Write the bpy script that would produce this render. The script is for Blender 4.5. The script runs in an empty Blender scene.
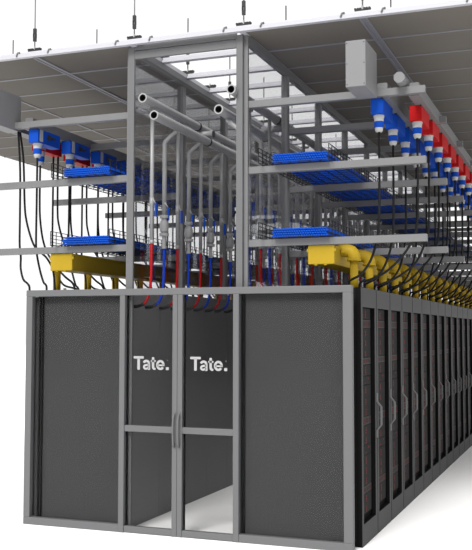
import bpy, bmesh, math, random
from mathutils import Vector, Matrix
random.seed(7)
S = bpy.context.scene
COL = S.collection
PI = math.pi

# ------------------------------------------------------------------ materials
def nt(name):
    m = bpy.data.materials.new(name)
    m.use_nodes = True
    n = m.node_tree
    n.nodes.clear()
    out = n.nodes.new('ShaderNodeOutputMaterial')
    return m, n, out

def mat(name, col, rough=0.5, metal=0.0, spec=0.4, var=0.05, scale=6.0, bump=0.0):
    m, n, out = nt(name)
    b = n.nodes.new('ShaderNodeBsdfPrincipled')
    b.inputs['Roughness'].default_value = rough
    b.inputs['Metallic'].default_value = metal
    b.inputs['Specular IOR Level'].default_value = spec
    tc = n.nodes.new('ShaderNodeTexCoord')
    no = n.nodes.new('ShaderNodeTexNoise')
    no.inputs['Scale'].default_value = scale
    no.inputs['Detail'].default_value = 3
    n.links.new(tc.outputs['Object'], no.inputs['Vector'])
    mx = n.nodes.new('ShaderNodeMix')
    mx.data_type = 'RGBA'
    a = [c * (1 - var) for c in col] + [1]
    d = [min(1, c * (1 + var)) for c in col] + [1]
    mx.inputs[6].default_value = a
    mx.inputs[7].default_value = d
    n.links.new(no.outputs['Fac'], mx.inputs[0])
    n.links.new(mx.outputs[2], b.inputs['Base Color'])
    if bump:
        bp = n.nodes.new('ShaderNodeBump')
        bp.inputs['Strength'].default_value = bump
        n.links.new(no.outputs['Fac'], bp.inputs['Height'])
        n.links.new(bp.outputs['Normal'], b.inputs['Normal'])
    n.links.new(b.outputs[0], out.inputs[0])
    return m

def glass(name, tint, refl=0.6):
    m, n, out = nt(name)
    t = n.nodes.new('ShaderNodeBsdfTransparent')
    t.inputs[0].default_value = (*tint, 1)
    g = n.nodes.new('ShaderNodeBsdfGlossy')
    g.inputs['Roughness'].default_value = 0.0
    g.inputs[0].default_value = (0.9, 0.92, 0.94, 1)
    f = n.nodes.new('ShaderNodeFresnel')
    f.inputs['IOR'].default_value = 1.45
    mu = n.nodes.new('ShaderNodeMath')
    mu.operation = 'MULTIPLY'
    mu.inputs[1].default_value = refl
    n.links.new(f.outputs[0], mu.inputs[0])
    mx = n.nodes.new('ShaderNodeMixShader')
    n.links.new(mu.outputs[0], mx.inputs[0])
    n.links.new(t.outputs[0], mx.inputs[1])
    n.links.new(g.outputs[0], mx.inputs[2])
    n.links.new(mx.outputs[0], out.inputs[0])
    return m

FRAME = mat('painted_grey_frame', (0.102, 0.103, 0.107), 0.5, var=0.03)
STEEL = mat('galvanised_steel', (0.130, 0.130, 0.133), 0.5, spec=0.4, var=0.06, scale=9)
PIPE = mat('grey_pipe', (0.23, 0.23, 0.235), 0.35, spec=0.5, var=0.04)
RIM = mat('pale_pipe_rim', (0.27, 0.27, 0.27), 0.5, var=0.02)
BLACK = mat('black_plastic', (0.010, 0.010, 0.011), 0.5, var=0.1)
CABLE = mat('black_rubber', (0.006, 0.006, 0.0065), 0.6, spec=0.15, var=0.1)
RACKSIDE = mat('rack_black_sheet', (0.009, 0.009, 0.009), 0.6, spec=0.06)
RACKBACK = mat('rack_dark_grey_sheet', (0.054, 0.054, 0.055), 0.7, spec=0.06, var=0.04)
AISLEBACK = mat('rack_aisle_sheet', (0.21, 0.21, 0.212), 0.7, spec=0.08, var=0.03)
RACKDOOR = mat('rack_grey_door', (0.058, 0.058, 0.059), 0.6, spec=0.06, var=0.03)
RECESS = mat('rack_recess_black', (0.006, 0.006, 0.006), 0.8, spec=0.04)
SERVER = mat('server_charcoal_face', (0.017, 0.0172, 0.0175), 0.7, spec=0.05, var=0.08, scale=30)
BEZEL = mat('server_grey_bezel', (0.036, 0.036, 0.037), 0.6, spec=0.08)
REDMARK = mat('server_red_mark', (0.13, 0.011, 0.010), 0.6, spec=0.05)
HANDLE = mat('satin_handle', (0.11, 0.11, 0.113), 0.5, spec=0.25)
WHITE = mat('white_coated_extrusion', (0.40, 0.40, 0.43), 0.4, var=0.02)
TBAR = mat('ceiling_tbar_grey', (0.17, 0.17, 0.19), 0.5, var=0.03)
TILE = mat('ceiling_taupe_panel', (0.126, 0.114, 0.100), 0.8, spec=0.15, var=0.05, scale=3)
BLUE = mat('blue_housing', (0.004, 0.050, 0.33), 0.55, spec=0.08, var=0.04)
RED = mat('red_housing', (0.35, 0.006, 0.007), 0.55, spec=0.08, var=0.04)
PLUGW = mat('pale_grey_plug', (0.36, 0.36, 0.36), 0.5, var=0.03)
LABEL = mat('pale_label_strip', (0.30, 0.30, 0.31), 0.5, var=0.03)
BOXGREY = mat('feed_box_grey', (0.165, 0.165, 0.17), 0.5, spec=0.3, var=0.03)
NETBLUE = mat('network_cable_blue', (0.005, 0.064, 0.40), 0.55, spec=0.08, var=0.12, scale=40)
WIRE = mat('dark_steel_wire', (0.014, 0.014, 0.016), 0.5, spec=0.1)
YELLOW = mat('yellow_plastic', (0.33, 0.222, 0.014), 0.5, spec=0.12, var=0.03)
HOSER = mat('red_hose', (0.30, 0.006, 0.008), 0.5, spec=0.12)
HOSEB = mat('blue_hose', (0.006, 0.035, 0.33), 0.5, spec=0.12)
LETTER = mat('pale_lettering', (0.31, 0.31, 0.31), 0.6, spec=0.1, var=0.01)
FLOOR = mat('white_floor', (0.93, 0.93, 0.93), 0.9, spec=0.05, var=0.004, scale=2)
GLASS = glass('door_glass', (0.90, 0.90, 0.90), 0.07)
SGLASS = glass('side_glass', (0.91, 0.91, 0.915), 0.24)

def banded(name, axis, origin, period, bands, rough=0.6):
    """bands across object space: list of (upper edge as a fraction of the period, colour)"""
    m, n, out = nt(name)
    b = n.nodes.new('ShaderNodeBsdfPrincipled')
    b.inputs['Roughness'].default_value = rough
    b.inputs['Specular IOR Level'].default_value = 0.05
    tc = n.nodes.new('ShaderNodeTexCoord'); sp = n.nodes.new('ShaderNodeSeparateXYZ')
    n.links.new(tc.outputs['Object'], sp.inputs[0])
    a = n.nodes.new('ShaderNodeMath'); a.operation = 'SUBTRACT'; a.inputs[1].default_value = origin
    n.links.new(sp.outputs[axis], a.inputs[0])
    d = n.nodes.new('ShaderNodeMath'); d.operation = 'DIVIDE'; d.inputs[1].default_value = period
    n.links.new(a.outputs[0], d.inputs[0])
    f = n.nodes.new('ShaderNodeMath'); f.operation = 'FRACT'
    n.links.new(d.outputs[0], f.inputs[0])
    r = n.nodes.new('ShaderNodeValToRGB'); r.color_ramp.interpolation = 'CONSTANT'
    e = r.color_ramp.elements
    e[0].position = 0.0; e[0].color = (*bands[0][1], 1)
    e[1].position = bands[0][0]; e[1].color = (*bands[1][1], 1)
    for i in range(2, len(bands)):
        x = e.new(bands[i - 1][0]); x.color = (*bands[i][1], 1)
    n.links.new(f.outputs[0], r.inputs[0]); n.links.new(r.outputs[0], b.inputs['Base Color'])
    n.links.new(b.outputs[0], out.inputs[0])
    return m
DK = (0.017, 0.017, 0.0175); RD = (0.19, 0.013, 0.012); BZ = (0.036, 0.036, 0.037); SL = (0.006, 0.006, 0.006)
MARKBAND = banded('server_red_dashes', 'Z', 0.0, 0.0215, [(0.72, RD), (1.0, DK)])
MARKFINE = banded('server_dim_red_dashes', 'Z', 0.004, 0.0215, [(0.6, (0.11, 0.012, 0.011)), (1.0, DK)])
SLOTBAND = banded('server_drive_slots', 'Y', 0.085, 0.10, [(0.24, SL), (0.44, (0.11, 0.012, 0.011)), (0.65, SL), (1.0, BZ)])

# ------------------------------------------------------------------ mesh builder
class MB:
    def __init__(s):
        s.v = []; s.f = []; s.sm = []
    def quad(s, idx, smooth=False):
        s.f.append(idx); s.sm.append(smooth)
    def box(s, x0, x1, y0, y1, z0, z1, bev=0.0):
        if bev > 0:
            bm = bmesh.new()
            bmesh.ops.create_cube(bm, size=1)
            for v in bm.verts:
                v.co = Vector((x0 + (v.co.x + .5) * (x1 - x0), y0 + (v.co.y + .5) * (y1 - y0), z0 + (v.co.z + .5) * (z1 - z0)))
            bmesh.ops.bevel(bm, geom=bm.edges[:], offset=bev, segments=2, affect='EDGES', profile=0.6)
            s.addbm(bm); return s
        b = len(s.v)
        s.v += [(x0, y0, z0), (x1, y0, z0), (x1, y1, z0), (x0, y1, z0), (x0, y0, z1), (x1, y0, z1), (x1, y1, z1), (x0, y1, z1)]
        for q in ((0, 3, 2, 1), (4, 5, 6, 7), (0, 1, 5, 4), (1, 2, 6, 5), (2, 3, 7, 6), (3, 0, 4, 7)):
            s.quad(tuple(b + i for i in q))
        return s
    def addbm(s, bm):
        bm.verts.index_update()
        b = len(s.v)
        s.v += [tuple(v.co) for v in bm.verts]
        for f in bm.faces:
            s.quad(tuple(b + v.index for v in f.verts))
        bm.free()
    def prism(s, prof, axis, a, b_):
        """prof: list of 2D points, extruded along axis X, Y or Z from a to b_."""
        n = len(prof); b = len(s.v)
        for t in (a, b_):
            for (p, q) in prof:
                s.v.append({'X': (t, p, q), 'Y': (p, t, q), 'Z': (p, q, t)}[axis])
        s.quad(tuple(b + i for i in reversed(range(n)))); s.quad(tuple(b + n + i for i in range(n)))
        for i in range(n):
            j = (i + 1) % n
            s.quad((b + i, b + j, b + n + j, b + n + i))
        return s
    def tube(s, pts, r, n=8, caps=True, smooth=True):
        """swept tube through pts; r number or list."""
        pts = [Vector(p) for p in pts]
        rs = r if isinstance(r, (list, tuple)) else [r] * len(pts)
        b = len(s.v); up = None
        for i, p in enumerate(pts):
            if i == 0: t = pts[1] - p
            elif i == len(pts) - 1: t = p - pts[i - 1]
            else:
                t = (pts[i + 1] - p).normalized() + (p - pts[i - 1]).normalized()
                if t.length < 1e-6: t = pts[i + 1] - p
            if t.length < 1e-9: t = Vector((0, 0, 1))
            t.normalize()
            if up is None:
                up = Vector((1, 0, 0)) if abs(t.x) < 0.9 else Vector((0, 0, 1))
            u = (up - t * up.dot(t))
            if u.length < 1e-5:
                u = t.orthogonal()
            u.normalize(); up = u
            w = t.cross(u)
            for k in range(n):
                a = 2 * PI * k / n
                s.v.append(tuple(p + u * (rs[i] * math.cos(a)) + w * (rs[i] * math.sin(a))))
        for i in range(len(pts) - 1):
            for k in range(n):
                l = (k + 1) % n
                s.quad((b + i * n + k, b + i * n + l, b + (i + 1) * n + l, b + (i + 1) * n + k), smooth)
        if caps:
            s.quad(tuple(b + k for k in reversed(range(n))))
            e = b + (len(pts) - 1) * n
            s.quad(tuple(e + k for k in range(n)))
        return s
    def lathe(s, prof, n=14, cx=0, cy=0):
        """prof: (radius, z) list around a vertical axis; hard profile edges."""
        for i in range(len(prof) - 1):
            b = len(s.v)
            for (r, z) in prof[i:i + 2]:
                for k in range(n):
                    a = 2 * PI * k / n
                    s.v.append((cx + r * math.cos(a), cy + r * math.sin(a), z))
            for k in range(n):
                l = (k + 1) % n
                s.quad((b + k, b + l, b + n + l, b + n + k), True)
        return s
    def mesh(s, name, m):
        me = bpy.data.meshes.new(name)
        me.from_pydata(s.v, [], s.f)
        me.polygons.foreach_set('use_smooth', s.sm)
        me.update()
        bm = bmesh.new(); bm.from_mesh(me)
        bmesh.ops.recalc_face_normals(bm, faces=bm.faces[:])
        bm.to_mesh(me); bm.free()
        me.materials.append(m)
        return me

def put(name, me, parent=None, loc=(0, 0, 0), rz=0.0):
    o = bpy.data.objects.new(name, me)
    COL.objects.link(o)
    o.location = loc
    o.rotation_euler = (0, 0, rz)
    if parent is not None: o.parent = parent
    return o

def tag(o, label, cat, group=None, kind=None):
    o['label'] = label; o['category'] = cat
    if group: o['group'] = group
    if kind: o['kind'] = kind
    return o

def thing(name, label, cat, loc=(0, 0, 0), rz=0.0, group=None):
    return tag(put(name, None, None, loc, rz), label, cat, group)

def tree(parent, parts):
    """parts: (name, mesh, [sub parts]) or (name, mesh, [sub], label)"""
    for p in parts:
        o = put(p[0], p[1], parent)
        if len(p) > 3: o['label'] = p[3]
        if len(p) > 2 and p[2]: tree(o, p[2])

ORD = ('first second third fourth fifth sixth seventh eighth ninth tenth eleventh twelfth thirteenth fourteenth '
       'fifteenth sixteenth seventeenth eighteenth nineteenth twentieth twenty-first twenty-second').split()

def smoothpath(pts, n=5):
    """Catmull-Rom through the points."""
    P = [Vector(p) for p in pts]; out = []
    for i in range(len(P) - 1):
        p0 = P[max(i - 1, 0)]; p1 = P[i]; p2 = P[i + 1]; p3 = P[min(i + 2, len(P) - 1)]
        for k in range(n):
            t = k / n
            out.append(0.5 * ((2 * p1) + (p2 - p0) * t + (2 * p0 - 5 * p1 + 4 * p2 - p3) * t * t + (3 * p1 - p0 - 3 * p2 + p3) * t ** 3))
    out.append(P[-1])
    return out

# ------------------------------------------------------------------ dimensions (metres)
NR = 20                       # racks per row
Y0, PITCH = 0.19, 0.60
YE = Y0 + NR * PITCH          # end of the rows
RH = 2.15                     # rack height
CZ = 4.385                    # underside of the ceiling
CL, CR = -6.37, 3.30          # ceiling extent
AL, AR = -2.05, -0.98         # the two sides of the open aisle

# ------------------------------------------------------------------ floor and ceiling
fl = put('floor', MB().box(-70, 70, -25, 220, -0.1, 0.0).mesh('floor', FLOOR)); fl['kind'] = 'structure'

def ceiling(name, x0, x1, seams):
    c = put(name, MB().box(x0, x1, 0.03, YE, CZ, CZ + 0.025).mesh(name, TILE)); c['kind'] = 'structure'
    g = MB()
    y = 0.62
    while y < YE:
        g.box(x0, x1, y - 0.013, y + 0.013, CZ - 0.006, CZ)
        y += 0.6
    for sx, dbl in seams:
        if dbl:
            for d in (-0.024, 0.024): g.box(sx + d - 0.010, sx + d + 0.010, 0.03, YE, CZ - 0.008, CZ)
            g.box(sx - 0.012, sx + 0.012, 0.03, YE, CZ - 0.003, CZ)
        else:
            g.box(sx - 0.012, sx + 0.012, 0.03, YE, CZ - 0.007, CZ)
    put('ceiling_grid', g.mesh('ceiling_grid', TBAR), c)
ceiling('ceiling', CL, AL - 0.056, [(-3.106, True), (-4.20, False), (-5.27, False)])
ceiling('ceiling.001', AR + 0.011, CR, [(0.07, True), (1.13, False), (2.20, False)])

# white edge extrusion along the front of the ceiling, with small clips
prof = [(-0.02, CZ), (-0.02, CZ + 0.034), (-0.008, CZ + 0.040), (-0.004, CZ + 0.052), (0.012, CZ + 0.052), (0.016, CZ + 0.040), (0.03, CZ + 0.036), (0.03, CZ)]
tr = put('trim_1', MB().prism(prof, 'X', CL, CR).mesh('trim_front', WHITE)); tr['kind'] = 'structure'
clip = MB().tube([(0, -0.024, CZ + 0.012), (0.012, -0.026, CZ + 0.044), (0.03, -0.012, CZ + 0.052)], 0.008, 6).mesh('trim_clip', STEEL)
for hx in (-4.17, -3.11, -2.05, -0.985, 0.07, 1.10):
    for d in (-0.18, 0.165):
        put('trim_clip', clip, tr, (hx + d, 0, 0))
# beams under both edges of the aisle opening
for i, (x0, x1, nm) in enumerate(((AL - 0.055, AL + 0.004, 'over the left glass'), (AR - 0.055, AR + 0.01, 'over the right glass'))):
    o = put('ceiling_edge_beam', MB().box(x0, x1, 0.139, YE, CZ - 0.065, CZ + 0.0, 0.004).mesh('edge_beam', FRAME))
    tag(o, 'long grey beam under the ceiling edge of the aisle opening, %s wall' % nm, 'beam', 'edge beams of the aisle opening', 'thing')
    put('beam_cap_rail', MB().box(x0 + 0.004, x1 - 0.004, 0.03, YE, CZ, CZ + 0.04).mesh('edge_cap', WHITE), o)
# white cross beams over the open aisle
p2 = [(-0.032, CZ - 0.004), (-0.032, CZ + 0.016), (-0.012, CZ + 0.022), (-0.010, CZ + 0.05), (0.010, CZ + 0.05), (0.012, CZ + 0.022), (0.032, CZ + 0.016), (0.032, CZ - 0.004)]
cb = MB().prism(p2, 'X', AL + 0.006, AR - 0.057).mesh('cross_beam', WHITE)
for k in range(1, NR + 1):
    tag(put('ceiling_cross_beam', cb, None, (0, 0.02 + 0.6 * k, 0)),
        '%s white crossbeam from the front over the open aisle gap' % ORD[k - 1], 'beam', 'crossbeams over the aisle gap', 'thing')

# ------------------------------------------------------------------ hangers
rod_me = MB().tube([(0, 0, CZ + 0.062), (0, 0, 5.02)], 0.0065, 6).mesh('hanger_rod', STEEL)
drod_me = MB().tube([(0, 0, CZ + 0.062), (0, 0, 5.02)], 0.0065, 6).mesh('hanger_rod', BLACK)
tb = MB()
tb.box(-0.015, 0.015, -0.012, 0.012, 4.535, 4.575, 0.003).box(-0.015, 0.015, -0.012, 0.012, 4.605, 4.66, 0.003)
tb.box(-0.015, -0.009, -0.012, 0.012, 4.57, 4.61).box(0.009, 0.015, -0.012, 0.012, 4.57, 4.61)
tb_me = tb.mesh('turnbuckle', BLACK)
cl = MB().box(-0.065, 0.065, -0.016, 0.016, CZ + 0.050, CZ + 0.066)
for x in (-0.06, -0.038, -0.018, 0.018, 0.038, 0.06):
    cl.box(x - 0.008, x + 0.008, -0.018, 0.018, CZ + 0.066, CZ + 0.081)
cl_me = cl.mesh('hanger_clamp', BLACK)
nut_me = MB().lathe([(0, CZ + 0.062), (0.011, CZ + 0.062), (0.011, CZ + 0.064), (0, CZ + 0.064)], 6).mesh('nut', STEEL)
stud_me = MB().tube([(0, 0, CZ + 0.03), (0, 0, CZ + 0.1)], 0.009, 6).mesh('stud', RIM)
WH = {-4.17: 'beyond the far side of the rack row', -3.11: 'above the seam over the blue-framed racks', -2.05: '', -0.985: '', 0.07: ''}
def hanger(x, y, label, rod=True):
    t = thing('ceiling_hanger', label, 'hanger', (x, y, 0), 0, 'ceiling hanger rods')
    parts = [('clamp', cl_me, []), ('stud', stud_me, [])]
    if rod:
        parts += [('rod', rod_me if y < 0.1 else drod_me, []), ('turnbuckle', tb_me, [])]
    tree(t, parts)
front = {-3.11: 'black turnbuckle hanger on the white ceiling edge above the grey boxed blue units',
         -2.05: 'black turnbuckle hanger on top of the tall grey pillar over the door opening',
         -0.985: 'black turnbuckle hanger on top of the pillar beside the arms and blue trays',
         0.07: 'black turnbuckle hanger on the white ceiling edge above the pale grey feed box'}
for x, l in front.items(): hanger(x, 0.012, l)
back = {-4.17: 'thin hanger rod rising behind the ceiling edge, farthest from the aisle', -3.11: 'thin hanger rod rising behind the ceiling edge between two turnbuckle hangers',
        0.07: 'thin hanger rod rising behind the ceiling edge past the pale grey feed box'}
for x, l in back.items(): hanger(x, 1.2, l)
for k in range(1, 13):
    for x, w in ((AL, 'pipe-and-valve'), (-0.985, 'blue tray')):
        hanger(x, 0.02 + 0.6 * k, '%s black hanger clamp from the front on the aisle gap, %s side' % (ORD[k - 1], w), k % 2 == 0)

# ------------------------------------------------------------------ aisle end wall: panels, doors, header
WL, WR, WH_ = -3.152, -0.034, 2.16
JL, JR = -2.166, -1.022       # outer edges of the door jambs
BV = 0.005
def end_panel(label, x0, x1, stile):
    t = thing('end_panel', label, 'panel', (0, 0, 0), 0, 'glazed end panels')
    f = MB()
    f.box(x0, x1, 0, 0.06, 0.0, 0.068, BV)
    if stile == 'L': f.box(x0, x0 + 0.066, 0, 0.06, 0.068, 2.1, BV)
    else: f.box(x1 - 0.078, x1, 0, 0.06, 0.068, 2.1, BV)
    fr = f.mesh('panel_frame', FRAME)
    gx0, gx1 = (x0 + 0.062, x1) if stile == 'L' else (x0, x1 - 0.074)
    g = MB().box(gx0, gx1, 0.040, 0.048, 0.064, 2.0995).mesh('pane', GLASS)
    b = MB()
    for d in (0.0, 0.03):
        if stile == 'L': b.box(gx0 + 0.05 + d, gx0 + 0.062 + d, 0.05, 0.065, 0.068, 2.0995)
        else: b.box(gx0 + 0.006 + d * .6, gx0 + 0.016 + d * .6, 0.05, 0.065, 0.068, 2.0995)
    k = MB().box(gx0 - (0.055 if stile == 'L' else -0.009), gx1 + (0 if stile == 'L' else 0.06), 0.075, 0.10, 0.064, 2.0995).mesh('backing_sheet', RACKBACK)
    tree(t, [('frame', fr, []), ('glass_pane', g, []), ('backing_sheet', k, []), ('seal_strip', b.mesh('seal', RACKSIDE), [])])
end_panel('dark glazed end panel on the outer side, below the outer yellow duct end', WL, JL, 'L')
end_panel('dark glazed end panel beside the red-marked racks, with a wide grey corner stile', JR, WR, 'R')
o = put('top_rail', MB().box(WL, WR, -0.002, 0.062, 2.10, WH_, BV).mesh('top_rail', FRAME))
tag(o, 'grey horizontal rail capping the whole glazed end wall above doors and panels', 'rail')

def letters(x0, x1, z0, z1, y):
    """heavy grotesque letters T a t e . built from broad strokes (unit: cap height)"""
    m = MB(); sx = (x1 - x0) / 2.86; sz = z1 - z0; th = 0.004
    def P(u, v, yy): return (x0 + u * sx, yy, z0 + v * sz)
    def ribbon(pts, w):
        pts = [Vector((p[0], p[1])) for p in pts]; L = []; R_ = []
        for i, p in enumerate(pts):
            t = (pts[min(i + 1, len(pts) - 1)] - pts[max(i - 1, 0)]).normalized()
            n = Vector((-t.y, t.x)); ww = w[i] if isinstance(w, list) else w
            L.append(p + n * ww / 2); R_.append(p - n * ww / 2)
        for i in range(len(pts) - 1):
            q = [L[i], L[i + 1], R_[i + 1], R_[i]]
            b = len(m.v)
            m.v += [P(c.x, c.y, y) for c in q] + [P(c.x, c.y, y - th) for c in q]
            for f in ((0, 1, 2, 3), (7, 6, 5, 4), (0, 4, 5, 1), (1, 5, 6, 2), (2, 6, 7, 3), (3, 7, 4, 0)): m.quad(tuple(b + j for j in f))
    def arc(cx, cy, rx, ry, a0, a1, n=14):
        return [(cx + rx * math.cos(math.radians(a0 + (a1 - a0) * i / n)), cy + ry * math.sin(math.radians(a0 + (a1 - a0) * i / n))) for i in range(n + 1)]
    ribbon([(0.0, 0.91), (0.82, 0.91)], 0.18); ribbon([(0.41, 0.84), (0.41, 0.0)], 0.21)                       # T
    ribbon(arc(1.04, 0.47, 0.21, 0.185, 165, 20) + [(1.255, 0.42), (1.255, 0.14), (1.27, 0.05), (1.29, 0.0)], 0.18)     # a
    ribbon([(1.25, 0.385), (1.12, 0.36), (0.98, 0.335)] + arc(1.0, 0.205, 0.155, 0.13, 110, 270, 10) + [(1.12, 0.10), (1.22, 0.19)], 0.155)
    ribbon([(1.40, 0.65), (1.80, 0.65)], 0.135)                                                               # t
    ribbon([(1.59, 0.93), (1.59, 0.22), (1.61, 0.13), (1.67, 0.085), (1.80, 0.08)], [0.19, 0.19, 0.19, 0.175, 0.155, 0.14])
    ribbon(arc(2.18, 0.365, 0.255, 0.285, 0, 325, 24), 0.175); ribbon([(1.94, 0.345), (2.52, 0.345)], 0.12)      # e
    ribbon([(2.63, 0.11), (2.86, 0.11)], 0.22)                                                                # .
    ribbon([(2.74, 0.71), (2.79, 0.71)], 0.05)
    return m.mesh('lettering', LETTER)

def glass_door(label, x0, x1, hinge, tx0, tx1):
    t = thing('glass_door', label, 'door', (0, 0, 0), 0, 'pair of glazed aisle doors')
    s0, s1 = (0.053, 0.047) if hinge == 'L' else (0.047, 0.053)
    f = MB()
    f.box(x0, x0 + s0, -0.004 if hinge == 'L' else 0, 0.055, 0.0, 2.10, BV)
    f.box(x1 - s1, x1, 0 if hinge == 'L' else -0.004, 0.055, 0.0, 2.10, BV)
    f.box(x0 + s0, x1 - s1, 0.004, 0.052, 0.004, 0.06, BV)
    mid = MB().box(x0 + s0, x1 - s1, 0.002, 0.054, 0.889, 0.944, BV)
    g1 = MB().box(x0 + s0 - .004, x1 - s1 + .004, 0.028, 0.036, 0.056, 0.892)
    g2 = MB().box(x0 + s0 - .004, x1 - s1 + .004, 0.028, 0.036, 0.941, 2.10)
    hx = x1 - 0.022 if hinge == 'L' else x0 + 0.022
    h = MB()
    h.tube(smoothpath([(hx, 0, 1.055), (hx, -0.026, 1.03), (hx, -0.038, 0.915), (hx, -0.026, 0.80), (hx, 0, 0.775)], 5), 0.010, 8)
    h.box(hx - 0.012, hx + 0.012, -0.004, 0.0, 1.03, 1.075).box(hx - 0.012, hx + 0.012, -0.004, 0.0, 0.755, 0.80)
    ga = MB()
    gx = x0 + s0 if hinge == 'R' else x0 + s0
    ga.box(gx, gx + 0.012, 0.040, 0.054, 0.06, 0.889).box(gx, gx + 0.012, 0.040, 0.054, 0.944, 2.10)
    lt = letters(tx0, tx1, 1.437, 1.557, 0.0275)
    tree(t, [('door_frame', f.mesh('door_frame', FRAME), []), ('mid_rail', mid.mesh('mid_rail', FRAME), []),
             ('glass_pane', g1.mesh('pane', GLASS), []), ('glass_pane', g2.mesh('pane', GLASS), []),
             ('gasket', ga.mesh('gasket', RACKSIDE), []),
             ('handle', h.mesh('handle', HANDLE), []), ('lettering', lt, [], 'pale grey lettering on the dark glass')])
    return t
DM = -1.598
glass_door('glazed door leaf hinged beside the outer dark panel, small floor triangle behind its glass', JL, DM - 0.001, 'L', -2.035, -1.69)
glass_door('glazed door leaf next to the panel by the racks, large pale floor area behind its glass', DM + 0.001, JR, 'R', -1.484, -1.137)

# tall pillars and header beams of the door frame
for x0, x1, l in ((-2.136, -2.075, 'tall square grey pillar nearest the pipe ends, carrying the header beams'),
                  (-1.076, -1.015, 'tall square grey pillar between the door opening and the cantilever arms')):
    o = put('frame_pillar', MB().box(x0, x1, 0.066, 0.098, 0.0, CZ, 0.006).mesh('pillar', FRAME))
    tag(o, l, 'pillar', 'door frame pillars', 'thing')
for z0, z1, l in ((4.352, 4.425, 'upper of the two grey header beams between the tall pillars'), (4.270, 4.346, 'lower of the two grey header beams between the tall pillars')):
    o = put('header_beam', MB().box(-2.076, -1.075, 0.068, 0.096, z0, z1, 0.006).mesh('header', FRAME))
    tag(o, l, 'beam', 'header beams', 'thing')

# ------------------------------------------------------------------ posts with cantilever arms
ARMZ = (3.770, 3.185, 2.543)
def arm_me(x0, x1, z):
    a = MB()
    h = 0.030
    # strut channel: square section with a slot on its upper side
    c = 0.05          # bolted to the far flank of its post
    pr = [(c - h, z - h), (c + h, z - h), (c + h, z + h), (c + 0.010, z + h), (c + 0.010, z + h - 0.018), (c - 0.010, z + h - 0.018), (c - 0.010, z + h), (c - h, z + h)]
    a.prism(pr, 'X', x0, x1)
    return a.mesh('arm', STEEL)
AX = {'R': (-0.980, 0.560), 'L': (-3.705, -2.172)}
ARM = {s: [arm_me(*AX[s], z) for z in ARMZ] for s in 'LR'}
NP = 11
def post_mesh(x0, x1):
    p = MB().box(x0, x1, -0.037, 0.037, RH + 0.001, CZ - 0.066, 0.004)
    for z in (2.32, 2.9, 3.5):
        p.box(x0 - 0.001, x1 + 0.001, -0.0375, 0.0375, z, z + 0.004)
    return p.mesh('post', STEEL)
PM = {'R': post_mesh(-1.044, -0.980), 'L': post_mesh(-2.175, -2.110)}
P0 = {'R': MB().box(-1.046, -0.980, 0.0, 0.034, 0, CZ - 0.002, 0.003).mesh('post', STEEL), 'L': MB().box(-2.164, -2.120, 0.0, 0.034, 0, CZ - 0.002, 0.003).mesh('post', STEEL)}
A0 = {'R': ARM['R'], 'L': [arm_me(-3.398, -2.150, ARMZ[0]), arm_me(-3.705, -2.150, ARMZ[1]), arm_me(-3.705, -2.150, ARMZ[2])]}
def post_y(k): return 0.103 if k == 0 else 0.08 + 1.2 * k
for s, w in (('R', 'over the red-marked racks'), ('L', 'over the racks behind the dark panel')):
    for k in range(NP):
        t = thing('cantilever_post', '%s grey three-armed post from the front %s' % (ORD[k], w), 'post', (0, post_y(k), 0), 0, 'posts with three cantilever arms')
        tree(t, [('post', (P0 if k == 0 else PM)[s], [])] + [('arm', m, []) for m in (A0 if k == 0 else ARM)[s]])

# glass side walls of the aisle above the racks
for s, x in (('R', -1.012), ('L', -2.142)):
    for k in range(NP - 1):
        ya = post_y(k) + 0.038
        yb = post_y(k + 1) - 0.038
        o = put('side_glass_panel', MB().box(x - 0.004, x + 0.004, ya, yb, RH + 0.01, CZ - 0.066).mesh('side_glass', SGLASS))
        tag(o, '%s glass sheet from the front between posts above the %s racks' % (ORD[k], 'red-marked' if s == 'R' else 'dark panel'), 'glass panel', 'glass sheets above the racks', 'thing')

# ------------------------------------------------------------------ server racks (front faces +X at x=0, y 0..0.6)
D = 1.0
body = MB()
body.box(-D, -0.05, 0.004, 0.596, 0, RH - 0.003, 0.004)
body_me = body.mesh('rack_body', RACKSIDE)
back_me = MB().box(-D - 0.006, -D, 0.002, 0.598, 0.0, RH).mesh('rack_back', AISLEBACK)
dz0, dz1 = 0.178, 1.985
d = MB()
d.box(-0.004, 0, 0.004, 0.052, 0.0, RH, 0.0015)
d.box(-0.004, 0, 0.520, 0.582, 0.0, RH, 0.0015)
d.box(-0.004, 0.0, 0.052, 0.520, dz1, RH)
d.box(-0.004, 0.0, 0.052, 0.520, 0.0, dz0)
door_me = d.mesh('rack_door', RACKDOOR)
g = MB()
g.box(-0.05, -0.004, 0.004, 0.053, 0.0, RH - 0.001).box(-0.05, -0.004, 0.519, 0.581, 0.0, RH - 0.001).box(-0.05, -0.004, 0.053, 0.519, dz1 - 0.001, RH - 0.001).box(-0.05, -0.004, 0.053, 0.519, 0.0, dz0 + 0.001)
g.box(-0.05, -0.02, 0.581, 0.597, 0.0, RH - 0.002).box(-0.05, -0.045, 0.053, 0.519, dz0, dz1)
gap_me = g.mesh('door_shell', RECESS)
hd = MB()
hp = [(0.004, 1.235), (0.004, 1.165), (0.044, 1.115), (0.044, 0.955), (0.004, 0.905), (0.004, 0.845)]
for i in range(len(hp) - 1):
    (xa, za), (xb, zb) = hp[i], hp[i + 1]
    w = 0.009
    b = len(hd.v)
    for (x, z) in ((xa, za), (xb, zb)):
        hd.v += [(x - 0.006, 0.556 - w, z), (x + 0.008, 0.556 - w, z), (x + 0.008, 0.556 + w, z), (x - 0.006, 0.556 + w, z)]
    for q in ((0, 1, 5, 4), (1, 2, 6, 5), (2, 3, 7, 6), (3, 0, 4, 7), (0, 3, 2, 1), (4, 5, 6, 7)): hd.quad(tuple(b + i for i in q))
hd_me = hd.mesh('rack_handle', HANDLE)
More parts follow.
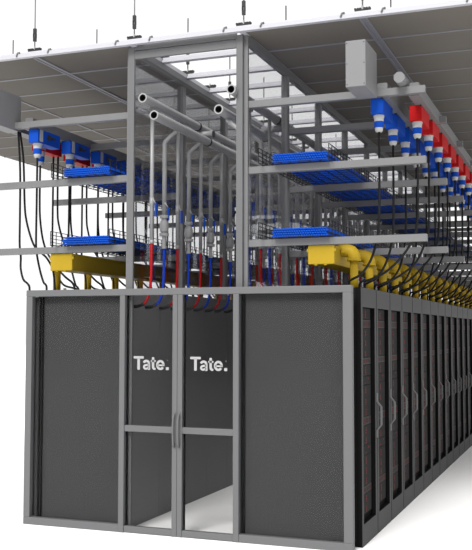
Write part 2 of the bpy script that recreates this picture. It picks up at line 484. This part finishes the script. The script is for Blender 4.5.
# equipment: the same eleven units in every rack, faces with red marks
XF = -0.030
U = []            # (mesh, marks)
def unit(z0, z1, kind):
    face = MB().box(-0.044, XF, 0.066, 0.470, z0 + 0.002, z1 - 0.002).mesh('server_face', BEZEL if kind == 'B' else SERVER)
    h = z1 - z0; sub = []
    def mk(y, w, za, zb, m):
        sub.append(('marking', MB().box(XF - 0.001, XF + 0.0015, y, y + w, za, zb).mesh('server_marking', m), [], 'dull red marks'))
    if kind == 'A':
        n = max(1, round(h / 0.085)); st = h / n
        for i in range(n):
            a = z0 + i * st
            mk(0.115, 0.042, a + 0.010, a + st - 0.012, MARKBAND)
            mk(0.25, 0.040, a + 0.012, a + st - 0.020, MARKFINE)
    elif kind == 'B':
        sub.append(('grille', MB().box(XF - 0.001, XF + 0.001, 0.085, 0.450, z0 + 0.012, z1 - 0.012).mesh('drive_slots', SLOTBAND), []))
    else:
        mk(0.09, 0.045, z0 + h * 0.15, z0 + h * 0.45, REDMARK); mk(0.36, 0.03, z0 + h * 0.6, z0 + h * 0.8, REDMARK); mk(0.25, 0.02, z0 + h * 0.2, z0 + h * .35, REDMARK)
    return ('server', face, sub)
units = []
z = dz1 - 0.004
for kind, h in (('A', 0.10), ('B', 0.072), ('A', 0.255), ('B', 0.06), ('A', 0.10), ('C', 0.075), ('A', 0.27), ('B', 0.07), ('A', 0.17), ('C', 0.085), ('A', 0.26), ('B', 0.06), ('A', 0.17)):
    units.append(unit(z - h, z, kind)); z -= h
pd = MB().tube([(-0.115, 0.30, RH - 0.004), (-0.115, 0.30, RH + 0.05)], [0.019, 0.015], 8)
inlet = pd.mesh('cable_inlet', RIM)
for s in 'RL':
    for n in range(NR):
        y = Y0 + n * PITCH
        if s == 'R':
            t = thing('server_rack', '%s server rack from the end wall in the red-marked door row' % ORD[n], 'server rack', (0, y, 0), 0, 'server racks with red-marked doors')
        else:
            t = thing('server_rack', '%s dark rack from the end wall seen through the glass doors' % ORD[n], 'server rack', (-3.15, y + PITCH, 0), PI, 'server racks behind the glass doors')
        door = ('door', door_me, [('handle', hd_me, [], 'satin grey pull handle'), ('door_shell', gap_me, [])])
        if s == 'R':
            tree(t, [('cabinet', body_me, []), ('back_panel', back_me, []), door, ('cable_inlet', inlet, [])] + units)
        else:
            tree(t, [('cabinet', body_me, []), ('back_panel', back_me, []), door, ('cable_inlet', inlet, [])])

# ------------------------------------------------------------------ busbars with tap-off boxes
BUS = {'Rb': 0.150, 'Rr': 0.410, 'Lb': -3.215, 'Lr': -3.415}
RAIL = {'Rb': 0.205, 'Rr': 0.455, 'Lb': -3.275, 'Lr': -3.470}
def rail_mesh(x, ya):
    """continuous rail lying on the arms, with a lower housing section notched out where each arm passes"""
    r = MB()
    pr = [(x - 0.045, 3.8005), (x + 0.045, 3.8005), (x + 0.045, 3.842), (x + 0.032, 3.848), (x - 0.032, 3.848), (x - 0.045, 3.842)]
    r.prism(pr, 'Y', ya, YE)
    k = 0; y = max(ya, 0.185)
    while y < YE:
        nxt = 1.299 + 1.2 * k
        r.box(x - 0.045, x + 0.045, y, min(nxt, YE), 3.7365, 3.8005)
        y = nxt + 0.062; k += 1
    return r.mesh('busbar_rail', STEEL)
def octo(x):
    pr = [(x + 0.048 * math.cos(PI / 8 + a * PI / 4), 3.849 + 0.048 * math.sin(PI / 8 + a * PI / 4)) for a in range(8)]
    return MB().prism(pr, 'Y', 0.0, 0.20).mesh('busbar_end', BOXGREY)
def feedbox(x0, x1, ya, yb, z0, z1):
    m = MB().box(x0, x1, ya, yb, z0, z1, 0.004)
    s_ = MB()
    for x in (x0 + 0.012, x1 - 0.012):
        for z in (z0 + 0.02, (z0 + z1) / 2, z1 - 0.02):
            s_.tube([(x, ya - 0.003, z), (x, ya + 0.002, z)], 0.004, 6)
    return m.mesh('feed_box', BOXGREY), s_.mesh('feed_box_screws', RACKSIDE)
busl = {'Rb': 'grey busbar with a tall pale grey feed box on its front end', 'Rr': 'grey busbar with an octagonal end, carrying the red units over the racks',
        'Lb': 'grey busbar carrying the blue units with black switches', 'Lr': 'grey busbar with a dark-sided feed box cut by the picture edge'}
for k, x in BUS.items():
    t = thing('busbar', busl[k], 'busbar', (0, 0, 0), 0, 'overhead busbars')
    rx = RAIL[k]
    if k in ('Rb', 'Lr'):
        bx = (0.0, 0.163, -0.30, 0.122, 3.725, 4.10) if k == 'Rb' else (-3.545, -3.40, -0.42, 0.234, 3.725, 4.075)
        a, b = feedbox(*bx)
        tree(t, [('rail', rail_mesh(rx, bx[3]), []), ('feed_box', a, [('screw', b, [])])])
    elif k == 'Rr':
        tree(t, [('rail', rail_mesh(rx, 0.20), []), ('end_cap', octo(0.372), [])])
    else:
        tree(t, [('rail', rail_mesh(rx, 0.185), [])])

def tap_meshes(colm, sw):
    h = MB()
    h.box(-0.053, 0.053, 0.0, 0.40, 3.603, 3.735, 0.004)
    parts = [('housing', h.mesh('tap_housing', colm), [])]
    lt = MB().box(0.038, 0.052, -0.010, 0.001, 3.722, 3.736)
    parts.append(('latch', lt.mesh('tap_latch', BLACK), []))
    if sw:
        st = MB().box(sw * 0.053 if sw > 0 else -0.056, 0.056 if sw > 0 else sw * 0.053, 0.03, 0.085, 3.615, 3.730)
        parts.append(('label_strip', st.mesh('tap_label', LABEL), []))
        a, b = (0.053, 0.061) if sw > 0 else (-0.061, -0.053)
        hs = MB().box(a, b, 0.165, 0.215, 3.650, 3.705, 0.002)
        c, d_ = (0.061, 0.072) if sw > 0 else (-0.072, -0.061)
        hs.box(c, d_, 0.185, 0.29, 3.668, 3.688, 0.002)
        parts.append(('switch', hs.mesh('tap_switch', BLACK), []))
    # plug under the front end of the box
    cy = 0.075
    p = MB()
    p.lathe([(0.0, 3.604), (0.047, 3.604), (0.047, 3.588), (0.043, 3.588), (0.040, 3.548), (0.036, 3.500), (0.034, 3.478), (0.026, 3.462), (0.0, 3.462)], 14, 0, cy)
    b = MB().lathe([(0.039, 3.552), (0.0425, 3.550), (0.0405, 3.500), (0.035, 3.498)], 14, 0, cy)
    parts.append(('plug', p.mesh('plug', PLUGW), [('blue_band', b.mesh('plug_band', BLUE), [])]))
    return parts
TAP = {'Rb': tap_meshes(BLUE, -1), 'Rr': tap_meshes(RED, -1), 'Lb': tap_meshes(BLUE, 1), 'Lr': tap_meshes(RED, 1)}
TAPY = {'Rb': 0.172, 'Rr': 0.535, 'Lb': 0.172, 'Lr': 0.535}
tapl = {'Rb': '%s blue tap-off box from the front above the red-marked racks',
        'Rr': '%s red tap-off box from the front above the red-marked racks',
        'Lb': '%s blue tap-off box from the front, with black switch and pale strip',
        'Lr': '%s red tap-off box from the front, behind the black-switched blue boxes'}
NT = 19
for k, x in BUS.items():
    for n in range(NT):
        t = thing('tap_off_box', tapl[k] % ORD[n], 'electrical box', (x, TAPY[k] + 0.6 * n, 0), 0, '%s tap-off boxes' % ('blue' if k[1] == 'b' else 'red'))
        tree(t, TAP[k])

# power cables from the plugs down to the rack tops
cabl = {'Rb': '%s black cable from the front, from blue box to red-marked rack',
        'Rr': '%s black cable from the front, from red box to red-marked rack',
        'Lb': '%s black cable from the front, under the black-switched blue boxes',
        'Lr': '%s black cable from the front, under red boxes behind blue ones'}
def cable(path, label, r=0.0105):
    o = put('power_cable', MB().tube(smoothpath(path, 5), r, 7).mesh('power_cable', CABLE))
    tag(o, label, 'cable', 'black power cables')
for k, x in BUS.items():
    for n in range(NT):
        y = TAPY[k] + 0.075 + 0.6 * n
        j = random.uniform(-0.02, 0.02)
        if k == 'Rb':
            ye = y + 0.02
            p = [(x, y, 3.47), (x, y, 3.1), (x - 0.004, y, 2.75), (x - 0.025, y, 2.55), (x - 0.075 + j * .5, y, 2.38), (x - 0.16, y, 2.265), (x - 0.235, y + 0.01, 2.225), (x - 0.27, y + 0.02, 2.205), (x - 0.277, y + 0.03, 2.155)]
        elif k == 'Rr':
            ye = y - 0.1
            p = [(x, y, 3.47), (x, y, 3.05), (x - 0.01, y, 2.72), (x - 0.06, y - 0.01, 2.55), (x - 0.16 + j, y - 0.03, 2.40), (x - 0.30, y - 0.06, 2.28), (x - 0.43, y - 0.08, 2.225), (x - 0.49, y - 0.09, 2.21), (x - 0.505, y - 0.09, 2.155)]
        elif k == 'Lb':
            p = [(x, y, 3.47), (x, y, 3.0), (x, y, 2.62), (x + 0.015, y, 2.50), (x + 0.055 + j * .3, y, 2.35), (x + 0.09, y, 2.25), (x + 0.115, y, 2.225), (x + 0.125, y, 2.20), (x + 0.125, y, 2.152)]
        else:
            p = [(x, y, 3.47), (x, y, 3.1), (x + 0.01, y, 2.90), (x + 0.045, y, 2.70), (x + 0.10 + j * .5, y, 2.56), (x + 0.20 + j, y, 2.42), (x + 0.31, y, 2.32), (x + 0.40, y, 2.25), (x + 0.43, y, 2.152)]
        cable(p, cabl[k] % ORD[n])
cable([(-3.405, 0.198, 3.724), (-3.378, 0.2, 3.35), (-3.372, 0.2, 2.9), (-3.370, 0.2, 2.62), (-3.352, 0.196, 2.50), (-3.30, 0.12, 2.38), (-3.23, 0.06, 2.27), (-3.17, 0.038, 2.228), (-3.145, 0.034, 2.20), (-3.14, 0.034, 2.160)],
      'outermost black cable, hanging from the grey feed box down to the end panel corner')
cable([(-3.402, 0.226, 3.724), (-3.385, 0.265, 3.45), (-3.375, 0.28, 3.05), (-3.355, 0.28, 2.88), (-3.30, 0.28, 2.70), (-3.235, 0.28, 2.58), (-3.13, 0.30, 2.49), (-3.06, 0.31, 2.36), (-3.04, 0.32, 2.152)],
      'second outermost black cable, hanging from the grey feed box and sweeping inward')
for n in range(1, NT):
    y = TAPY['Lr'] + 0.6 * (n - 1) + 0.375
    cable([(-3.448, y, 3.6025), (-3.448, y, 3.0), (-3.446, y, 2.62), (-3.425, y, 2.48), (-3.37, y, 2.34), (-3.30, y, 2.255), (-3.20, y, 2.225), (-3.12, y, 2.20), (-3.11, y, 2.152)],
          '%s outer straight black cable from the front, under the back of a red box' % ORD[n - 1])
    cable([(-3.392, y, 3.6025), (-3.390, y, 3.05), (-3.37, y, 2.88), (-3.31, y, 2.70), (-3.235, y, 2.58), (-3.13, y, 2.47), (-3.06, y + .01, 2.36), (-3.045, y + .01, 2.152)],
          '%s inward sweeping black cable from the front, under the back of a red box' % ORD[n - 1])

# ------------------------------------------------------------------ wire cable trays with blue network cables
def tray(x0, x1, z, label, clabel):
    w = MB(); r = 0.0028; H = 0.135; xw = x0; x0 = x0 - 0.10
    ya, yb = 0.02, YE - 0.1
    nb = 8
    for i in range(nb):
        x = x0 + (x1 - x0) * i / (nb - 1)
        w.box(x - r, x + r, ya, yb, z, z + 2 * r)
    for i in range(1, 5):
        h = z + H * i / 4
        for x in (x0, x1): w.box(x - r, x + r, ya, yb, h - r, h + r)
    y = ya
    while y < yb:
        w.box(x0, x1, y - r, y + r, z, z + 2 * r)
        w.box(x0 - r, x0 + r, y - r, y + r, z, z + H); w.box(x1 - r, x1 + r, y - r, y + r, z, z + H)
        y += 0.1
    tag(put('cable_tray', w.mesh('cable_tray', WIRE)), label, 'cable tray', 'wire basket cable trays')
    x0 = xw
    c = MB(); rr = 0.0083; px_ = 0.0215
    n = int((x1 - x0 - 0.02) / px_); rows = 4
    for j in range(rows):
        for i in range(n - (j % 2)):
            x = x0 + 0.012 + rr + i * px_ + (px_ / 2 if j % 2 else 0)
            zz = z + 0.0055 + rr + j * 0.0195
            yy = 0.045 + random.uniform(-0.002, 0.002)
            q = random.uniform(-.001, .001)
            c.tube([(x, yy, zz + q), (x, YE - 0.15, zz + q)], rr, 6)
    tag(put('network_cables', c.mesh('network_cables', NETBLUE)), clabel, 'cables', 'blue cable bundles', 'stuff')
tray(-0.750, -0.228, 3.2165, 'upper wire basket tray on the arms beside the red-marked rack row', 'bundle of bright blue cables filling the upper tray over the red-marked rack row')
tray(-0.750, -0.228, 2.5745, 'lower wire basket tray on the arms beside the red-marked rack row', 'bundle of bright blue cables in the lower tray above the yellow duct end by the racks')
tray(-2.812, -2.290, 3.2165, 'upper wire basket tray on the arms beyond the pipes, under the switch boxes', 'bundle of bright blue cables in the upper tray below the blue switch boxes')
tray(-2.812, -2.290, 2.5745, 'lower wire basket tray on the arms beyond the pipes, above the outer yellow duct', 'bundle of bright blue cables in the lower tray over the outer yellow duct')

# ------------------------------------------------------------------ yellow fibre ducts
def duct(x0, x1, sgn, label):
    t = thing('fibre_duct', label, 'duct', (0, 0, 0), 0, 'yellow fibre ducts')
    z0, z1 = 2.352, 2.508
    m = MB()
    pr = [(x0 + 0.012, z0), (x1 - 0.012, z0), (x1 - 0.004, z0 + 0.02), (x1, z1 - 0.03), (x1 + 0.008, z1 - 0.022), (x1 + 0.008, z1 - 0.004), (x1, z1), (x0, z1), (x0 - 0.008, z1 - 0.004), (x0 - 0.008, z1 - 0.022), (x0, z1 - 0.03), (x0 + 0.004, z0 + 0.02)]
    m.prism(pr, 'Y', 0.175, YE - 0.2)
    cap = MB().box(x0 - 0.004, x1 + 0.004, 0.145, 0.177, z0 - 0.004, z1 + 0.004, 0.008)
    cap.box(x0 - 0.016, x0, 0.15, 0.175, z1 - 0.055, z1 - 0.025, 0.004).box(x1, x1 + 0.016, 0.15, 0.175, z1 - 0.055, z1 - 0.025, 0.004)
    for u in (0.28, 0.66):
        x = x0 + (x1 - x0) * u
        cap.box(x - 0.012, x + 0.012, 0.15, 0.175, z0 - 0.013, z0, 0.003)
    parts = [('trough', m.mesh('trough', YELLOW), []), ('end_cap', cap.mesh('duct_cap', YELLOW), [])]
    j = MB()
    for k in range(5):
        y = 1.9 + 2.4 * k
        j.box(x0 - 0.014, x1 + 0.014, y, y + 0.12, z0 - 0.006, z0 + 0.03).box(x0 - 0.014, x0 - .002, y, y + 0.12, z0, z1 - .03).box(x1 + .002, x1 + 0.014, y, y + 0.12, z0, z1 - .03)
    parts.append(('joint_collar', j.mesh('duct_joints', YELLOW), []))
    e = x1 if sgn > 0 else x0
    xc = e + sgn * 0.105
    el = MB()
    a = smoothpath([(e - sgn * 0.06, 0, 2.478), (e + sgn * 0.02, 0, 2.482), (xc - sgn * 0.022, 0, 2.470), (xc, 0, 2.425), (xc, 0, 2.395)], 4)
    el.tube(a, 0.056, 12)
    el.tube([(xc, 0, 2.408), (xc, 0, 2.388)], 0.062, 12)
    el_me = el.mesh('spout_elbow', YELLOW)
    tb_ = MB().tube([(xc, 0, 2.40), (xc, 0, RH + 0.001)], 0.037, 12)
    tb_me_ = tb_.mesh('spout_tube', YELLOW)
    kn = MB().tube([(e + sgn * 0.02, -0.052, 2.47), (e + sgn * 0.02, -0.066, 2.47)], 0.016, 8).tube([(e + sgn * 0.02, -0.06, 2.47), (e + sgn * 0.02, -0.075, 2.455)], 0.006, 6)
    kn_me = kn.mesh('spout_knob', YELLOW)
    tree(t, parts)
    for n in range(NR - 1):
        y = 0.43 + 0.6 * n
        o = put('downspout', el_me, t, (0, y, 0))
        put('tube', tb_me_, o); put('thumb_screw', kn_me, o)
duct(-0.445, -0.222, 1, 'yellow fibre duct with curved downspouts onto the racks with red-marked doors')
duct(-2.985, -2.757, -1, 'yellow fibre duct ending above the outer dark end panel')

# ------------------------------------------------------------------ water pipes along the aisle
PZU, PZL = 3.886, 3.719
def main_pipe(x, z, label):
    t = thing('water_pipe', label, 'pipe', (0, 0, 0), 0, 'large water pipes along the aisle')
    R = 0.042
    y0 = 0.0
    m = MB()
    m.tube([(x, y0 + 0.004, z), (x, YE - 0.1, z)], R, 20, caps=False)
    rim = MB(); n = 20
    b = len(rim.v)
    for (rr, y) in ((R + 0.001, y0 + 0.012), (R + 0.001, y0), (R - 0.010, y0), (R - 0.010, y0 + 0.012)):
        for k in range(n):
            a = 2 * PI * k / n
            rim.v.append((x + rr * math.cos(a), y, z + rr * math.sin(a)))
    for i in range(3):
        for k in range(n):
            l = (k + 1) % n
            rim.quad((b + i * n + k, b + i * n + l, b + (i + 1) * n + l, b + (i + 1) * n + k))
    bore = MB().tube([(x, y0 + 0.003, z), (x, y0 + 0.6, z)], R - 0.010, 20, caps=False)
    bore.tube([(x, y0 + 0.6, z), (x, y0 + 0.61, z)], R - 0.010, 20)
    cl_ = MB()
    for k in range(5):
        y = 1.25 + 2.30 * k
        cl_.tube([(x, y, z), (x, y + 0.025, z)], R + 0.006, 16)
    tree(t, [('pipe', m.mesh('pipe', PIPE), []), ('end_rim', rim.mesh('pipe_rim', RIM), []), ('bore', bore.mesh('pipe_bore', BLACK), []), ('clamp_band', cl_.mesh('pipe_clamp', BLACK), [])])
XP = {'L': (-1.956, -1.841), 'R': (-1.098, -1.215)}
main_pipe(XP['L'][0], PZU, 'open grey water pipe near the tall outer pillar, higher of its pair')
main_pipe(XP['L'][1], PZL, 'open grey water pipe near the tall outer pillar, lower of its pair')
main_pipe(XP['R'][0], PZU, 'open grey water pipe against the pillar beside the arms, higher of its pair')
main_pipe(XP['R'][1], PZL, 'open grey water pipe near the pillar beside the arms, lower of its pair')
# supports between the two pipes of a pair
for s, sg in (('L', 1), ('R', -1)):
    for k in range(5):
        y = 1.29 + 2.30 * k
        m = MB()
        xa = XP[s][0] - sg * 0.05; xb = XP[s][1] + sg * 0.05
        m.tube([(xa, y, 3.803), (xb, y, 3.803)], 0.034, 12)
        o = put('pipe_support', m.mesh('pipe_support', PIPE))
        put('end_cap', MB().tube([(xb, y, 3.803), (xb + sg * 0.008, y, 3.803)], 0.036, 12).mesh('support_cap', BLACK), o)
        tag(o, '%s short support bar from the front between the pipes by the %s' % (ORD[k], 'outer pillar' if s == 'L' else 'arm pillar'), 'pipe support', 'pipe support bars')

def hose_parts(x, ztop, sg, m, lab):
    """hose from the pipe's foot down towards the rack back, with its black coupling"""
    xr = (-2.1443 if sg < 0 else -1.0057)
    p = [(x, 0, ztop + 0.01), (x, 0, 2.36), (x + sg * 0.004, 0, 2.24), (x + sg * 0.016, 0.0, 2.14), (x + sg * 0.04, 0, 2.07), (x + sg * 0.075, 0, 2.03)]
    g = abs(xr - x)
    q = [p[-1], (x + sg * (0.075 + (g - 0.075) * 0.3), 0, 2.015), (x + sg * (0.075 + (g - 0.075) * 0.6), 0, 2.006), (xr, 0, 2.004)]
    return ('hose', MB().tube(smoothpath(p, 4), 0.0135, 8).mesh('hose', m), [('hose_coupling', MB().tube(q, 0.016, 8).mesh('hose_coupling', BLACK), [])], lab)
def lever_parts(x, z):
    a = MB().box(x + 0.030, x + 0.044, 0.0, 0.024, z - 0.125, z - 0.002, 0.002)
    b = MB().tube([(x, 0, z + 0.035), (x + 0.018, -0.012, z + 0.035)], 0.011, 8).tube([(x + 0.018, -0.012, z + 0.035), (x + 0.036, 0.008, z - 0.005)], 0.006, 6)
    return ('valve_stem', b.mesh('valve_stem', RIM), [('lever', a.mesh('lever', BLUE), [], 'blue lever handle')])
def drop_straight(s):
    sg = -1 if s == 'L' else 1
    x = XP[s][0]
    p = MB().tube([(x, 0, PZU - 0.0425), (x, 0, 2.60)], 0.0185, 10)
    p.tube([(x, 0, 2.92), (x, 0, 3.01)], 0.021, 10)
    f = MB().tube([(x, 0, 2.615), (x, 0, 2.58)], 0.0205, 10)
    hm, hl = (HOSER, 'red hose') if s == 'L' else (HOSEB, 'blue hose')
    return [('pipe', p.mesh('drop_pipe', PIPE), []), ('ferrule', f.mesh('ferrule', PIPE), []), lever_parts(x, 2.955), hose_parts(x, 2.58, sg, hm, hl)]
def drop_bent(s):
    sg = -1 if s == 'L' else 1
    x = XP[s][0]; xm = XP[s][1]
    R = 0.021
    path = [(xm, 0, PZL - 0.0425), (xm + sg * 0.006, 0, PZL - 0.058), (x - sg * 0.012, 0, 3.582), (x, 0, 3.56), (x, 0, 3.52), (x, 0, 2.86)]
    p = MB().tube(path, R, 10)
    v = MB().lathe([(0, 2.872), (0.043, 2.872), (0.043, 2.845), (0.026, 2.845), (0.026, 2.828), (0.038, 2.812), (0.042, 2.785), (0.042, 2.745), (0.038, 2.720), (0.026, 2.705),
                    (0.026, 2.702), (0.045, 2.702), (0.045, 2.676), (0.020, 2.672), (0.018, 2.58), (0.024, 2.58), (0.024, 2.556), (0, 2.556)], 14, x, 0)
    hm, hl = (HOSEB, 'blue hose') if s == 'L' else (HOSER, 'red hose')
    return [('pipe', p.mesh('drop_pipe_bent', PIPE), []), ('valve_body', v.mesh('valve_body', PIPE), []), lever_parts(x, 2.950), hose_parts(x, 2.56, sg, hm, hl)]
NDROP = 20
for s, ys, yb in (('L', 0.205, 0.475), ('R', 0.470, 0.215)):
    A, B = drop_straight(s), drop_bent(s)
    for k in range(NDROP):
        c1, c2, w = ('red', 'blue', 'outer') if s == 'L' else ('blue', 'red', 'tray')
        t = thing('drop_pipe', '%s straight drop pipe from the front, %s hose, on the %s side' % (ORD[k], c1, w), 'pipe', (0, ys + 0.575 * k, 0), 0, 'straight drop pipes with %s hoses' % c1)
        tree(t, A)
        t = thing('drop_pipe', '%s bent drop pipe from the front, valve and %s hose, %s side' % (ORD[k], c2, w), 'pipe', (0, yb + 0.575 * k, 0), 0, 'bent drop pipes with %s hoses' % c2)
        tree(t, B)

# ------------------------------------------------------------------ world, sun, camera
w = bpy.data.worlds.new('World'); S.world = w
w.use_nodes = True
bg = w.node_tree.nodes['Background']
bg.inputs[0].default_value = (1, 1, 1, 1)
bg.inputs[1].default_value = 1.05

sd = bpy.data.lights.new('sun', 'SUN')
sd.energy = 3.9
sd.angle = math.radians(24)
sd.color = (1.0, 0.985, 0.96)
so = bpy.data.objects.new('sun', sd); COL.objects.link(so)
dirv = Vector((0.02, 0.80, -0.72)).normalized()     # light travels into the scene
so.rotation_euler = dirv.to_track_quat('-Z', 'Y').to_euler()

f_px, yaw, pitch, roll = 933.05, 0.3638, 0.0615, 0.0016
cy_, sy_ = math.cos(yaw), math.sin(yaw); cp, sp = math.cos(pitch), math.sin(pitch)
fwd = Vector((-sy_ * cp, cy_ * cp, sp)); right = Vector((cy_, sy_, 0)); up = right.cross(fwd)
r_ = math.cos(roll) * right + math.sin(roll) * up
u_ = -math.sin(roll) * right + math.cos(roll) * up
cam = bpy.data.cameras.new('camera')
co = bpy.data.objects.new('camera', cam); COL.objects.link(co)
M = Matrix(((r_.x, u_.x, -fwd.x, 1.7982), (r_.y, u_.y, -fwd.y, -7.4767), (r_.z, u_.z, -fwd.z, 1.7691), (0, 0, 0, 1)))
co.matrix_world = M
cam.sensor_fit = 'HORIZONTAL'
cam.sensor_width = 36
cam.lens = 36 * f_px / 472
cam.clip_end = 500
S.camera = co

S.view_settings.view_transform = 'Standard'
S.view_settings.look = 'None'
S.view_settings.exposure = 0
S.view_settings.gamma = 1
S.view_settings.use_curve_mapping = False
S.cycles.transparent_max_bounces = 32
S.cycles.max_bounces = 8
